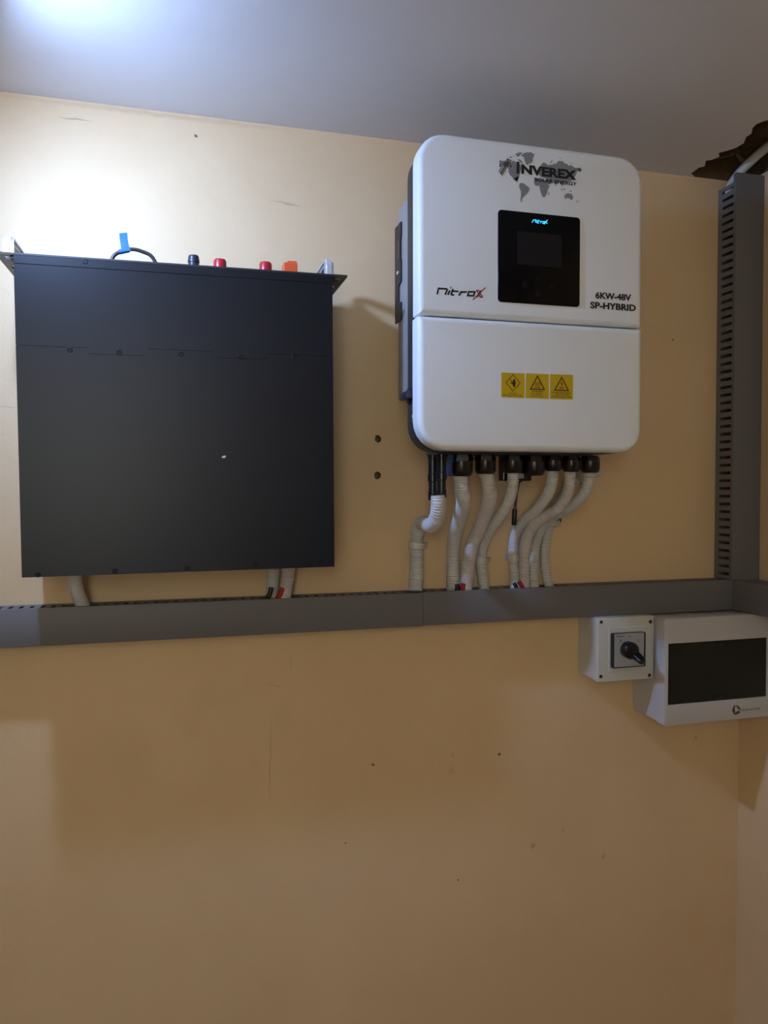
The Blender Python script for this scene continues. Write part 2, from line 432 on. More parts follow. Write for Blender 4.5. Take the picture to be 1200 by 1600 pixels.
# vertical run
t = thing('cable_duct', 'upright grey slotted cable duct rising beside the corner to the ceiling', 'cable duct', ((VX0+VX1)/2, -DD/2, HT))
VT = CZ+.588; VB = HT+.003
b = new_bm(); box(b, VX0, VX1, 0, .002, VB, VT); obj('back_plate', b, M['duct'], t)
b = new_bm(); slotted(b, VB, VT, .002, DD-.002, lambda u, w, d: (VX0+w, -d, u)); obj('slotted_side', b, M['duct'], t)
b = new_bm(); slotted(b, VB, VT, .002, DD-.002, lambda u, w, d: (VX1-w, -d, u)); obj('slotted_side', b, M['duct'], t)
b = new_bm()
prof = [(.0, VX0-.0006), (-.007, VX0-.0006), (-.007, VX0-.0012), (.0005, VX0-.0014), (.0012, VX0+.0004), (.0012, VX1-.001), (.0005, VX1-.0002), (-.004, VX1-.0002), (-.004, VX1-.0008)]
loft(b, [[(x, -(DD-.001+dq), z) for dq, x in prof] for z in (VB, CZ+.603)]); obj('lid', b, M['duct_lid'], t, 30)
# run on the right wall, coming towards the room
t = thing('cable_duct', 'grey cable duct turning the corner onto the right wall above the breaker board', 'cable duct', ((VX0+CX)/2, -.4, HB))
Y0, Y1 = DD+.0022, .95
zt, zb = HT+.0012, HB+.0012
b = new_bm(); box(b, CX-.0025, CX-.0005, Y0, Y1, zb, zt); obj('back_plate', b, M['duct'], t)
b = new_bm(); slotted(b, Y0, Y1, .002, CX-VX0-.002, lambda u, w, d: (CX-d, -u, zt-w)); obj('slotted_top', b, M['duct'], t)
b = new_bm(); box(b, VX0+.002, CX-.002, Y0, Y1, zb, zb+.0016); obj('bottom_side', b, M['duct'], t)
b = new_bm()
prof = [(.0, zb-.0006), (-.007, zb-.0006), (-.007, zb-.0012), (.0005, zb-.0014), (.0012, zb+.0004), (.0012, zt-.0004), (.0005, zt+.0014), (-.007, zt+.0012), (-.007, zt+.0006), (.0, zt+.0006)]
loft(b, [[(VX0+.001-dq, -y, z) for dq, z in prof] for y in (Y0, Y1)]); obj('lid', b, M['duct_lid'], t, 30)

# ------------------------------------------------------------------ battery module
BX0, BX1, BT, BB, BD = -.2181, .2208, CZ+.3231, CZ-.1193, .1511
BCX, BCZ = (BX0+BX1)/2, (BT+BB)/2
bat = thing('battery_module', 'black rack battery module hung flat on the wall, terminals upward', 'battery', (BCX, -.085, BB))
def bp(px, py): return at(px, py, BD)
b = new_bm(); box(b, BX0+.0004, BX1-.0004, .020, BD-.0012, BB+.0004, BT-.003, .0008); obj('case', b, M['black_case'], bat)
# front skin in three sheets with recessed seams between them
z1 = bp(28, 411)[1]
g = .0005
step = [(BX0, bp(24, 537.5)[1]), (bp(138, 541.5)[0], bp(138, 543)[1])]
sx = [bp(q, 548)[0] for q in (139, 231, 333, 418)]
zu = [bp(24, 538)[1], bp(180, 554)[1], bp(281, 547.5)[1], bp(375, 561)[1], bp(470, 556)[1]]
edge = []
xx = [BX0] + sx + [BX1]
for k in range(5): edge += [(xx[k], zu[k]), (xx[k+1], zu[k])]
b = new_bm(); prism(b, [(BX0, z1+g), (BX1, z1+g), (BX1, BT-.0031), (BX0, BT-.0031)], BD-.0012, BD); obj('top_flange', b, M['black_case'], bat)
b = new_bm(); prism(b, [(x, z+g) for x, z in edge] + [(BX1, z1-g), (BX0, z1-g)], BD-.0012, BD-.0002); obj('upper_sheet', b, M['black_case'], bat)
b = new_bm(); prism(b, [(BX0, BB), (BX1, BB)] + [(x, z-g) for x, z in edge[::-1]], BD-.0012, BD); obj('lower_sheet', b, M['black_case'], bat)
for px, py in ((135, 408.5), (110, 546), (187, 549), (283, 553), (376.5, 558), (460, 559.5), (57, 897), (178, 892), (291, 888), (398, 883), (500, 880)):
    x, z = bp(px, py); b = new_bm()
    lathe(b, (x, -BD, z), (0, -1, 0), [(0, .0040), (.0003, .0036), (.0004, .0028), (.0001, .0024), (.0001, .0010), (.0, .0004)], 16)
    obj('screw', b, M['screw'], bat, 35)
x, z = bp(349.5, 714); b = new_bm(); prism(b, [(x-.0034, z-.0014), (x+.001, z-.0020), (x+.0030, z), (x+.0026, z+.0018), (x-.002, z+.0012)], BD, BD+.0006); obj('paint_chip', b, M['clip'], bat)['label'] = 'small white chip in the black cover'
# front plate on top with two rack ears
b = new_bm(); plate_z0 = BT-.003
box(b, BX0, BX1, .018, BD, plate_z0, BT, .0005); obj('front_plate', b, M['black_dull'], bat)
for s in (-1, 1):
    xi = BX1 if s > 0 else BX0; xo = BCX+s*.2425
    b = new_bm(); a, c = sorted((xi, xo))
    oc = xo-s*.011                                    # column of rack slots
    a2, c2 = sorted((xi, oc-s*.0035)); box(b, a2, c2, .018, BD, plate_z0, BT)
    a2, c2 = sorted((oc+s*.0035, xo)); box(b, a2, c2, .018, BD, plate_z0, BT)
    for d0, d1 in ((.018, .03), (.042, .078), (.092, .126), (.138, BD)):
        a2, c2 = sorted((oc-s*.0035, oc+s*.0035)); box(b, a2, c2, d0, d1, plate_z0, BT)
    obj('rack_ear', b, M['ear'], bat)
    b = new_bm(); a2, c2 = sorted((xi, xi+s*.0022)); box(b, a2, c2, .02, BD-.02, BT-.032, plate_z0)
    a2, c2 = sorted((xi, xi+s*.005)); box(b, a2, c2, .02, BD-.003, plate_z0-.004, plate_z0)
    obj('ear_bracket', b, M['black_dull'], bat)
    # flat-bar handle standing on the plate
    hx = at(515.5, 408, .125)[0] if s > 0 else at(14, 372, .125)[0]
    top = BT+.0325
    d_a, d_b = .040, .125; r = .014; outer = []; inner = []
    for (cd, cz, a0, q) in ((d_b-r, top-r, 0, r), (d_a+r, top-r, math.pi/2, r)):
        for k in range(7):
            a = a0+math.pi/2*k/6
            outer.append((cd+q*math.cos(a), cz+q*math.sin(a))); inner.append((cd+(q-.009)*math.cos(a), cz+(q-.009)*math.sin(a)))
    outer = [(d_b, BT)] + outer + [(d_a, BT)]; inner = [(d_b-.009, BT)] + inner + [(d_a+.009, BT)]
    b = new_bm(); R = []
    for (od, oz), (idd, iz) in zip(outer, inner):
        R.append([(hx-.0072, -od, oz), (hx+.0072, -od, oz), (hx+.0072, -idd, iz), (hx-.0072, -idd, iz)])
    loft(b, R)
    bmesh.ops.bevel(b, geom=[e for e in b.edges if abs(e.verts[0].co.x-e.verts[1].co.x) < 1e-6], offset=.0034, segments=4, affect='EDGES')
    obj('handle', b, M['alu'], bat, 40)
# terminals and plugs on the plate
def terminal(name, px, py, d, rr, m, prof=None):
    x, z = at(px, py, d); h = z-BT; b = new_bm()
    lathe(b, (x, -d, BT), (0, 0, 1), prof(h, rr) if prof else [(0, rr*.8), (h*.45, rr*.8), (h*.5, rr), (h*.9, rr), (h, rr*.86)], 24); return obj(name, b, m, bat, 35)
knobp = lambda h, r: [(0, r*.9), (h*.4, r*.9), (h*.42, r*1.05), (h*.55, r*1.05), (h*.57, r*.92), (h*.66, r*.92), (h*.68, r), (h*.8, r), (h*.82, r*.92), (h*.92, r*.92), (h, r*.8)]
terminal('terminal_cap', 304, 402, .08, .0088, M['navy'], knobp)['label'] = 'dark ribbed terminal cap'
terminal('terminal_cap', 345, 408.5, .08, .0098, M['red'])['label'] = 'red round terminal cap'
terminal('terminal_cap', 416, 413.5, .08, .0098, M['red'])['label'] = 'red round terminal cap'
xa, z = at(442.5, 412.5, .08); xb_, _ = at(463.5, 412.5, .08)
b = new_bm(); box(b, xa, xb_, .067, .095, BT, z-.004, .0012); box(b, xa+.006, xb_, .072, .09, z-.004, z, .001); obj('connector', b, M['orange'], bat)['label'] = 'orange square plug'
for px in (60, 480):                                  # cleats that carry it on the wall
    x, z = at(px, 620, .02); b = new_bm(); box(b, x-.02, x+.02, .0005, .021, CZ+.02, CZ+.10); obj('wall_cleat', b, M['black_dull'], bat)
# slight lean of the hung module
org = Vector(bat['org']); v = Vector((0, -(BD-.085), (BT-BB)/2))
bat.rotation_euler = (.0146, -.0058, 0)
R3 = bat.rotation_euler.to_matrix(); bat.location = org + v - R3 @ v
# cable loop with its blue flag
cl = thing('cable', 'short black cable looping above the battery with blue tape flag', 'cable', pt(210, 405, .09))
P = [pt(172, 412, .09), pt(177, 401, .09), pt(190, 393, .09), pt(206, 389.5, .09), pt(222, 393, .09), pt(238, 402, .09), pt(250, 413, .09)]
P[0].z = P[-1].z = BT+.002
b = new_bm(); tube(b, spline(P, 8), .0027, 10); obj('cord', b, M['cable_black'], cl, 60)
b = new_bm()
TP = [(186, 363), (187, 373), (188.5, 383), (190, 393.5)]; TQ = [(198.5, 362), (199.5, 373), (201, 382), (204, 391.5)]
fr = [pt(*q, .0935) for q in TP]; fl = [pt(*q, .0935) for q in TQ]
rings = []
for i, (p, q) in enumerate(zip(fr, fl)):
    bend = Vector((0, .004*(1-i/3)**2, 0)); th = Vector((0, .0008, 0))
    rings.append([p+bend, q+bend, q+bend+th, p+bend+th])
loft(b, rings)
wr = [(pt(190, 393, .09).lerp(pt(206, 389.5, .09), k/4)) for k in range(-1, 4)]; tube(b, wr, .0036, 12)
obj('tape_flag', b, M['blue_tag'], cl, 50)['label'] = 'blue tape flag folded over the cable'

# ------------------------------------------------------------------ inverter
IX0, IX1, IT, IS, IB = .3347, .7080, CZ+.5229, CZ+.2555, CZ+.0583
IF = .220
inv = thing('inverter', 'white wall-mounted solar inverter with black display between battery and corner', 'inverter', ((IX0+IX1)/2, -.11, IB))
def ip(px, py): return at(px, py, IF)
b = new_bm(); plate(b, IX0, IX1, IS+.0012, IT, .192, IF, (.003, .003, .042, .042), .0085, 6); obj('upper_cover', b, M['white_shell'], inv, 50)
b = new_bm(); plate(b, IX0-.0008, IX1+.0004, IB, IS-.0008, .192, IF+.0012, (.045, .036, .003, .003), .009, 6); obj('lower_cover', b, M['white_shell'], inv, 50)
b = new_bm(); plate(b, IX0+.002, IX1-.002, IB-.0012, IT-.006, .158, .1925, (.040, .036, .042, .042), .003, 2); obj('housing', b, M['housing'], inv, 40)
b = new_bm(); plate(b, .345, .699, CZ+.155, CZ+.470, .078, .159, (.004, .004, .02, .02), .002, 2); 
for k in range(22):                                # fins towards the wall
    x = .357+k*.0151; box(b, x, x+.004, .046, .079, CZ+.16, CZ+.462)
obj('heat_sink', b, M['heat_sink'], inv, 40)
# wall bracket: side plate with a notch and a black patch for the window's shade
def side(bm, pts, x0, x1):
    r0 = [bm.verts.new((x0, -d, z)) for d, z in pts]; r1 = [bm.verts.new((x1, -d, z)) for d, z in pts]; n = len(pts)
    for i in range(n): bm.faces.new((r0[i], r0[(i+1) % n], r1[(i+1) % n], r1[i]))
    bm.faces.new(r0); bm.faces.new(r1[::-1])
for xa_, xb2 in ((.3424, .3449), (.6991, .7016)):
    b = new_bm()
    def zz(py): return at(620, py, .085)[1]
    side(b, [(.066, zz(502.5)), (.100, zz(502.5)), (.100, zz(475)), (.086, zz(472)), (.086, zz(447)), (.100, zz(442)), (.100, zz(410)), (.097, zz(406)), (.097, zz(378)), (.100, zz(372)), (.100, zz(351)), (.066, zz(351))], xa_, xb2)
    wbk = obj('wall_bracket', b, M['bracket'], inv)
    s = -1 if xa_ < .5 else 1; xo = xa_ if s < 0 else xb2
    b = new_bm(); box(b, min(xo, xo+s*.0006), max(xo, xo+s*.0006), .082, .097, zz(407), zz(377)); obj('slot_shade_patch', b, M['gland'], wbk)  # raised black patch stands in for the shade inside a deep slot
    b = new_bm(); lathe(b, (xo, -.087, zz(427)), (s, 0, 0), [(0, .0035), (.002, .0035), (.0028, .002)], 12); obj('bracket_screw', b, M['alu'], wbk, 40)
b = new_bm(); box(b, .378, .668, .0005, .070, zz(480), zz(380)); obj('hanging_rail', b, M['bracket'], inv)
# isolator knob on the left side
xk, zk = IX0, at(636, 620, .16)[1]
b = new_bm(); lathe(b, (IX0+.0025, -.172, zk), (-1, 0, 0), [(0, .0125), (.004, .0125), (.005, .011)], 24)
plate_pts = []
box(b, IX0-.0100, IX0-.0005, .150, .190, zk-.0055, zk+.0055, .0016)
obj('isolator_knob', b, M['navy'], inv, 40)['label'] = 'dark blue isolator lever'
b = new_bm(); lathe(b, (IX0+.0025, -.186, at(651, 650, .19)[1]), (-1, 0, 0), [(0, .003), (.0016, .003), (.0022, .0015)], 12); obj('screw', b, M['alu'], inv, 40)
# display
xa, za = ip(778, 328); xc, zc = ip(907.5, 480.0)
zt_ = ip(778, 327.5)[1]; zb_ = ip(777, 471.5)[1]; xr = ip(905.5, 410)[0]; xl = ip(777.8, 400)[0]
dis = None
b = new_bm(); plate(b, xl, xr, zb_, zt_, IF-.001, IF+.0016, .0055, .0008, 3); dis = obj('display_panel', b, M['glass_black'], inv, 40)
x0_, z0_ = ip(807.5, 361.5); x1_, z1_ = ip(877.5, 419)
b = new_bm(); plate(b, x0_, ip(877, 390)[0], ip(808, 413.5)[1], ip(808, 361.5)[1], IF+.0012, IF+.0020, .0004, .0002, 1, n=3); obj('screen', b, M['screen'], dis)
for px, py in ((842, 433), (821, 445), (863, 447.5), (841, 459)):
    x, z = at(px, py, IF+.0016); b = new_bm(); lathe(b, (x, -(IF+.0014), z), (0, -1, 0), [(0, .0052), (.0005, .0052), (.0007, .0044)], 20); obj('button', b, M['button'], dis, 30)
def px_strokes(bm, strokes, ox, oy, sc, wdt, d0, d1, dd=IF):
    for s in strokes:
        closed = s[0] == 'c'
        pts = s[1:] if closed else s
        stroke(bm, [at(ox+x/sc, oy+y/sc, dd) for x, y in pts], wdt, d0, d1, closed)
NI = [[(155, 238), (182, 128), (330, 138), (345, 150), (305, 250)], [(395, 165), (355, 248)], [(402, 112), (420, 114)],
      [(452, 138), (420, 235), (432, 248), (474, 252)], [(436, 178), (556, 187)], [(606, 190), (562, 262)], [(598, 196), (715, 194)],
      ['c', (752, 190), (862, 194), (838, 268), (728, 262)]]
NX = [[(892, 162), (935, 168), (1003, 292), (965, 292), (892, 162)], [(975, 165), (905, 292)], [(1060, 112), (825, 340)]]
b = new_bm(); px_strokes(b, NI, 670, 440, 12, .0026, IF, IF+.0003); obj('brand_lettering', b, M['ink'], inv)
b = new_bm(); px_strokes(b, NX, 670, 440, 12, .0015, IF, IF+.0004); obj('brand_lettering_x', b, M['ink_red'], inv)
# the same word, small and lit blue, on the display
b = new_bm(); DQ = IF+.0016
NB = [[(490, 222), (510, 188), (540, 190), (530, 220)], [(552, 196), (545, 226)], [(570, 186), (560, 228), (575, 230)], [(562, 202), (590, 204)], [(596, 230), (602, 208), (618, 208)],
      ['c', (628, 210), (650, 212), (645, 234), (624, 232)], [(655, 205), (680, 238)], [(684, 190), (640, 244)]]
px_strokes(b, NB, 770, 320, 8, .0011, DQ, DQ+.0003, DQ); obj('lit_lettering', b, M['glow'], dis)
# world map print
def poly(bm, pts, ox, oy, sc, d1, dd=IF):
    P = [at(ox+x/sc, oy+y/sc, dd) for x, y in pts]
    A = sum(a[0]*c[1]-c[0]*a[1] for a, c in zip(P, P[1:]+P[:1]))
    if A < 0: P = P[::-1]
    f = bm.faces.new([bm.verts.new((x, -(dd+d1), z)) for x, z in P]); bmesh.ops.triangulate(bm, faces=[f])
b = new_bm()
W4 = [[(150, 240), (270, 248), (340, 275), (430, 285), (480, 240), (560, 290), (640, 320), (668, 400), (640, 540), (620, 600), (560, 632), (512, 650), (522, 695), (560, 705), (596, 748), (565, 742), (480, 690), (460, 640), (400, 580), (370, 520), (372, 440), (335, 385), (200, 340), (150, 385)],
      [(660, 130), (700, 80), (780, 50), (900, 45), (940, 85), (978, 80), (945, 112), (940, 180), (930, 280), (850, 312), (800, 352), (768, 310), (745, 200), (720, 152)],
      [(528, 80), (610, 50), (692, 48), (660, 92), (605, 148), (560, 140)], [(568, 208), (640, 218), (702, 282), (690, 320), (640, 272)], [(390, 150), (440, 140), (445, 170), (400, 178)], [(480, 130), (500, 125), (505, 150), (485, 155)],
      [(630, 770), (700, 765), (770, 812), (860, 885), (830, 970), (760, 1050), (705, 1110), (672, 1170), (690, 1212), (655, 1212), (643, 1160), (665, 1040), (660, 960), (613, 858)]]
W5 = [[(-80, 640), (10, 660), (200, 690), (240, 802), (280, 830), (232, 920), (222, 1000), (170, 1092), (120, 1102), (85, 1020), (75, 900), (40, 832), (-50, 832), (-82, 780)],
      [(80, 335), (140, 282), (210, 320), (240, 350), (300, 338), (368, 332), (380, 268), (395, 332), (450, 290), (490, 248), (600, 258), (620, 302), (690, 320), (722, 362), (770, 342), (880, 412), (1000, 420), (1034, 460), (1000, 505), (930, 480), (900, 560), (850, 660), (780, 720), (700, 742), (610, 745), (588, 848), (530, 790), (500, 742), (445, 760), (425, 855), (400, 780), (345, 738), (300, 790), (245, 798), (205, 700), (190, 660), (80, 625), (10, 560), (20, 470), (75, 440)],
      [(285, 302), (330, 228), (345, 240), (308, 306)], [(500, 182), (530, 172), (548, 205)], [(745, 298), (800, 292), (815, 312)],
      [(622, 1060), (680, 1015), (722, 998), (748, 1030), (772, 1000), (822, 1070), (828, 1130), (790, 1172), (750, 1130), (690, 1110), (640, 1142), (628, 1100)],
      [(898, 1218), (950, 1165), (958, 1175), (918, 1224)], [(243, 1052), (260, 978), (274, 990), (262, 1052)], [(540, 890), (556, 892), (585, 948), (560, 940)], [(600, 915), (640, 885), (638, 925), (608, 938)], [(738, 948), (770, 945), (805, 970), (768, 972)]]
for q in W4: poly(b, q, 770, 235, 15, .0003)
for q in W5: poly(b, q, 840, 235, 15, .0003)
obj('world_map_print', b, M['map_grey'], inv)
b = new_bm(); I2 = IF
def fit(s, x0, z0p, x1, bm, bold=0, shear=0, lift=.0006):
    """text from pixel x0 to x1; z0p = (px, y_top, y_bottom)"""
    X0 = at(x0, z0p[1], I2)[0]; X1 = at(x1, z0p[1], I2)[0]; Zt = at(z0p[0], z0p[1], I2)[1]; Zb = at(z0p[0], z0p[2], I2)[1]
    text_bm(s, X0, X1, Zb, Zt, I2, bold, shear, lift, bm)
prism(b, [at(807.2, 252.6, IF), at(811.2, 253, IF), at(811, 271.8, IF), at(807, 271.4, IF)], IF, IF+.0006)
fit('NVEREX', 814.3, (816, 256.8, 272), 900.3, b, .05)
fit('SOLAR ENERGY', 835.2, (836, 277.6, 283.4), 901, b, .03)
fit('®', 901.8, (903, 262.0, 268), 908, b)
for pts in ([(352, 182), (135, 505)], [(372, 205), (168, 545)], [(400, 215), (185, 560)], [(432, 225), (205, 590)]):
    px_strokes(b, [pts], 770, 235, 15, .0010, IF, IF+.0006)
poly(b, [(150, 388), (180, 318), (205, 385)], 770, 235, 15, .0006); poly(b, [(402, 345), (436, 345), (422, 410), (408, 410)], 770, 235, 15, .0006)
obj('shop_lettering', b, M['ink'], inv)
b = new_bm()
fit('6KW-48V', 930.0, (932, 456, 466.8), 986, b, .04); fit('SP-HYBRID', 922.0, (924, 471.3, 482), 993.4, b, .04)
obj('rating_lettering', b, M['ink'], inv)
# three yellow warning stickers
I2 = IF+.0012
ST = [((783, 582.5), (819.5, 621)), ((821.8, 583.8), (857.6, 622.6)), ((859.6, 585.2), (895.2, 624.0))]
STX = [(783.0, 819.5, 582.2, 621.0), (821.6, 857.4, 583.4, 622.2), (859.5, 895.3, 584.6, 623.4)]
for k, (xa, xb2, ya, yb) in enumerate(STX):
    xm = (xa+xb2)/2
    b = new_bm(); X0, X1 = at(xa, 600, I2)[0], at(xb2, 600, I2)[0]; Z1, Z0 = at(xm, ya+.5, I2)[1], at(xm, yb+.5, I2)[1]
    plate(b, X0, X1, Z0, Z1, I2-.0002, I2+.0003, .001, .0001, 1, n=3); st = obj('warning_sticker', b, M['yellow'], inv); st['label'] = ('yellow sticker with hand in a diamond', 'yellow sticker with three heat waves in a triangle', 'yellow sticker with lightning bolt in a triangle')[k]
    H = Z1-Z0; W_ = X1-X0; dq = I2+.0003
    def u(a, c): return (X0+a*W_, Z0+c*H)
    b = new_bm()
    if k == 0:
        stroke(b, [u(.5, .93), u(.80, .60), u(.5, .27), u(.20, .60)], .0009, dq, dq+.0003, True)
        prism(b, [u(.50, .72), u(.56, .75), u(.60, .70), u(.62, .60), u(.60, .48), u(.56, .42), u(.52, .43), u(.49, .52), u(.45, .60), u(.48, .62)], dq, dq+.0003)
        stroke(b, [u(.36, .76), u(.44, .66), u(.40, .58), u(.47, .56)], .0008, dq, dq+.0003)
        txt = (('CAUTION', .31, .66, .155, .205), ('RISK OF ELECTRIC SHOCK', .07, .90, .075, .125))
    elif k == 1:
        stroke(b, [u(.5, .90), u(.80, .37), u(.2, .37)], .0016, dq, dq+.0003, True)
        for q in (.43, .51, .59): stroke(b, [u(q-.02, .66), u(q+.012, .60), u(q-.012, .54), u(q+.02, .47)], .0009, dq, dq+.0003)
        stroke(b, [u(.36, .435), u(.64, .435)], .0008, dq, dq+.0003)
        txt = (('WARNING', .24, .74, .255, .315), ('HOT SURFACE', .24, .72, .165, .215), ('DO NOT TOUCH', .23, .74, .075, .125))
    else:
        stroke(b, [u(.5, .88), u(.79, .36), u(.2, .36)], .0016, dq, dq+.0003, True)
        stroke(b, [u(.52, .73), u(.46, .63), u(.54, .61), u(.49, .52)], .0010, dq, dq+.0003)
        stroke(b, [u(.40, .475), u(.60, .475)], .0008, dq, dq+.0003); stroke(b, [u(.39, .42), u(.60, .42)], .0008, dq, dq+.0003)
        txt = (('DO NOT TOUCH UNTIL', .08, .90, .235, .30), ('5 MINUTES AFTER', .18, .82, .165, .215), ('DISCONNECTING POWER', .06, .92, .07, .125))
    for s, a0, a1, c0, c1 in txt:
        q0, q1 = u(a0, c0), u(a1, c1); text_bm(s, q0[0], q1[0], q0[1], q1[1], dq, .02, 0, .0003, b)
    obj('symbol_print', b, M['ink_brown'], st)
# glands and plugs below
GD = .130
GB = IB-.0012                                   # underside of the housing
b = new_bm(); box(b, .392, IX1-.05, .085, .159, GB-.001, CZ+.156); obj('connection_box', b, M['housing'], inv)
def gland(px, pyb, wpx, d=GD, label=None):
    x, zb0 = at(px, pyb, d); r = (at(px+wpx/2, pyb, d)[0]-at(px-wpx/2, pyb, d)[0])/2
    h = GB-zb0; b = new_bm()
    lathe(b, (x, -d, GB-.0005), (0, 0, -1), [(0, r*.92), (h*.10, r*.92), (h*.11, r*1.02), (h*.30, r*1.02)], 6)
    lathe(b, (x, -d, GB-h*.28), (0, 0, -1), [(0, r*.86), (h*.05, r*.86), (h*.06, r*.98), (h*.52, r*.98), (h*.66, r*.86), (h*.72, r*.72), (h*.70, r*.5)], 20)
    return obj('cable_gland', b, M['gland'], inv, 35)
gland(721, 744.5, 34); gland(758, 741.0, 31); gland(801, 739.5, 30); gland(834.5, 743.5, 31)['label'] = 'blank black plug'; gland(864, 736.5, 26); gland(892.5, 738.0, 26); gland(922, 739.0, 27)
for px, d, yb, wpx in ((690, .142, 778, 15), (676, .112, 781, 14)):
    x, zb0 = at(px, yb, d); r = wpx/2/985; b = new_bm(); h = GB-zb0
    lathe(b, (x, -d, GB-.0005), (0, 0, -1), [(0, r*1.15), (h*.08, r*1.15), (h*.09, r*.98), (h*.42, r*.98), (h*.43, r*1.12), (h*.58, r*1.12), (h*.6, r*.9), (h*.8, r*.9), (h*.81, r*1.02), (h*.97, r*1.02), (h, r*.9)], 16)
    obj('solar_connector', b, M['gland'], inv, 35)
xa = at(697.5, 730, .120)[0]; b = new_bm(); box(b, xa-.001, xa+.0085, .105, .135, at(700, 744, .12)[1], GB, .001); obj('blue_plug', b, M['blue_plug'], inv)

# data stick plugged behind gland three
st = thing('data_stick', 'black data logger stick with thin antenna plugged under the inverter', 'data stick', pt(803, 822, .10))
x0_, zb0 = at(781.5, 751.5, .10); x1_, _ = at(826, 751, .10)
b = new_bm(); box(b, x0_, x1_, .092, .112, zb0, GB-.001, .002); obj('body', b, M['gland'], st)
b = new_bm(); X0, Z0 = at(809, 747.5, .112); X1, Z1 = at(818.5, 740, .112); box(b, X0, X1, .1118, .1124, Z0, Z1)
obj('sticker', b, M['sticker_grey'], st)
b = new_bm(); P = [pt(811, 752, .10), pt(807.5, 770, .10), pt(804.5, 796, .10)]; tube(b, spline(P, 6), .0022, 10); lathe(b, P[-1]+Vector((0, 0, .001)), pt(803, 822, .10)-P[-1], [(0, .0042), (.026, .0042), (.028, .0036)], 16)
lathe(b, pt(812, 753.5, .10), (0, 0, 1), [(0, .0035), (.006, .0048)], 12)
obj('antenna', b, M['gland'], st, 40)

# ------------------------------------------------------------------ corrugated conduits
RIB = .0039
def conduit(label, path, r, m='conduit', group='white corrugated conduits under the inverter', ribs=True, cat='conduit'):
    P = resample(spline([pt(*q) for q in path], 10), RIB/4)
    prof = (r, r-.0001, r-.0011, r-.0001) if ribs else (r,)*4
    b = new_bm(); tube(b, P, lambda i: prof[i % 4], 14)
    o = obj('corrugated_conduit', b, M[m], None, 80); tag(o, label, cat, group); return o
R1, R2 = .0128, .0098
conduit('white ribbed conduit hooking left from the two solar connectors, leftmost under the inverter',
        [(684.5, 774, .140), (685, 788, .140), (683, 806, .132), (676, 820, .110), (667, 820, .070), (658, 818, .032), (652, 834, .018), (650.5, 856, .016), (651, 885, .018), (649, 924, .028)], .0125, 'conduit')
conduit('grey-white conduit dropping from the second gland, right of the hooked one',
        [(719.5, 741, GD), (721, 765, .128), (724, 785, .118), (719, 808, .085), (711, 838, .036), (708, 870, .019), (708.5, 924, .024)], .0122)
conduit('pinkish conduit curving left from the third gland, its foot on red wire',
        [(759, 738, GD), (763, 755, .13), (765, 778, .122), (759, 803, .098), (746, 832, .066), (736, 860, .042), (731, 890, .036), (727, 924, .036)], .0120, 'conduit_pink')
conduit('thin conduit from the fourth gland, crossing in front of the antenna stick',
        [(801.5, 736, GD), (801, 755, .13), (797, 777, .122), (784, 803, .10), (768, 823, .07), (756, 846, .035), (752, 872, .016), (753, 895, .018), (757, 924, .028)], R2)
conduit('conduit sweeping left from the sixth gland down to the black and red wire ends',
        [(863.5, 733, GD), (862, 752, .13), (856, 772, .12), (838, 796, .09), (818, 815, .055), (805, 838, .026), (802, 868, .016), (805, 895, .018), (806, 924, .028)], R2)
conduit('pinkish conduit sweeping left from the seventh gland, middle of the right-hand bunch',
        [(890.5, 735, GD), (890, 755, .13), (884, 777, .12), (868, 798, .105), (848, 808, .085), (831, 824, .066), (821, 850, .044), (819, 885, .036), (820, 924, .036)], R2, 'conduit_pink')
conduit('conduit from the rightmost gland, longest sweep to the left',
        [(920.5, 736, GD), (919, 755, .13), (910, 775, .118), (890, 793, .088), (866, 806, .055), (848, 822, .029), (837, 848, .015), (833, 880, .015), (834, 924, .024)], R2)
conduit('conduit lying on the wall behind the bunch, held by a clip below the rightmost gland',
        [(935, 738, .014), (920, 742, .013), (904, 748, .012), (888, 762, .012), (876, 780, .012), (866, 800, .012), (858, 824, .012), (853, 850, .013), (851, 872, .016), (853, 895, .022), (860, 924, .030)], .0088)
G2 = 'conduits below the battery'
conduit('single grey conduit below the battery, near its left end, bending into the duct', [(117, 893, .052), (117.5, 903, .050), (118.5, 913, .046), (121.5, 927, .039), (128, 942, .032), (134, 958, .028)], .0105, 'conduit', G2, False)
conduit('grey conduit of the pair below the battery, on the black wire end', [(428, 879, .034), (428, 890, .032), (426, 915, .028), (425, 946, .026)], .0108, 'conduit', G2)
conduit('pinkish conduit of the pair below the battery, beside the red wire end', [(452, 878, .046), (451, 890, .044), (448, 912, .040), (443, 944, .038)], .0108, 'conduit_pink', G2)
# pipe out of the upright duct into the broken ceiling
b = new_bm(); P = [Vector((1.036, -.018, CZ+.575)), Vector((1.037, -.019, CZ+.589)), Vector((1.041, -.030, CZ+.604)), Vector((1.046, -.055, CZ+.619)), Vector((1.052, -.095, CZ+.633)), Vector((1.056, -.17, CZ+.640)), Vector((1.06, -.28, CZ+.642))]
tube(b, spline(P, 8), .0085, 14); tag(obj('plastic_pipe', b, M['conduit'], None, 60), 'white pipe from the upright duct into the broken ceiling corner', 'pipe')

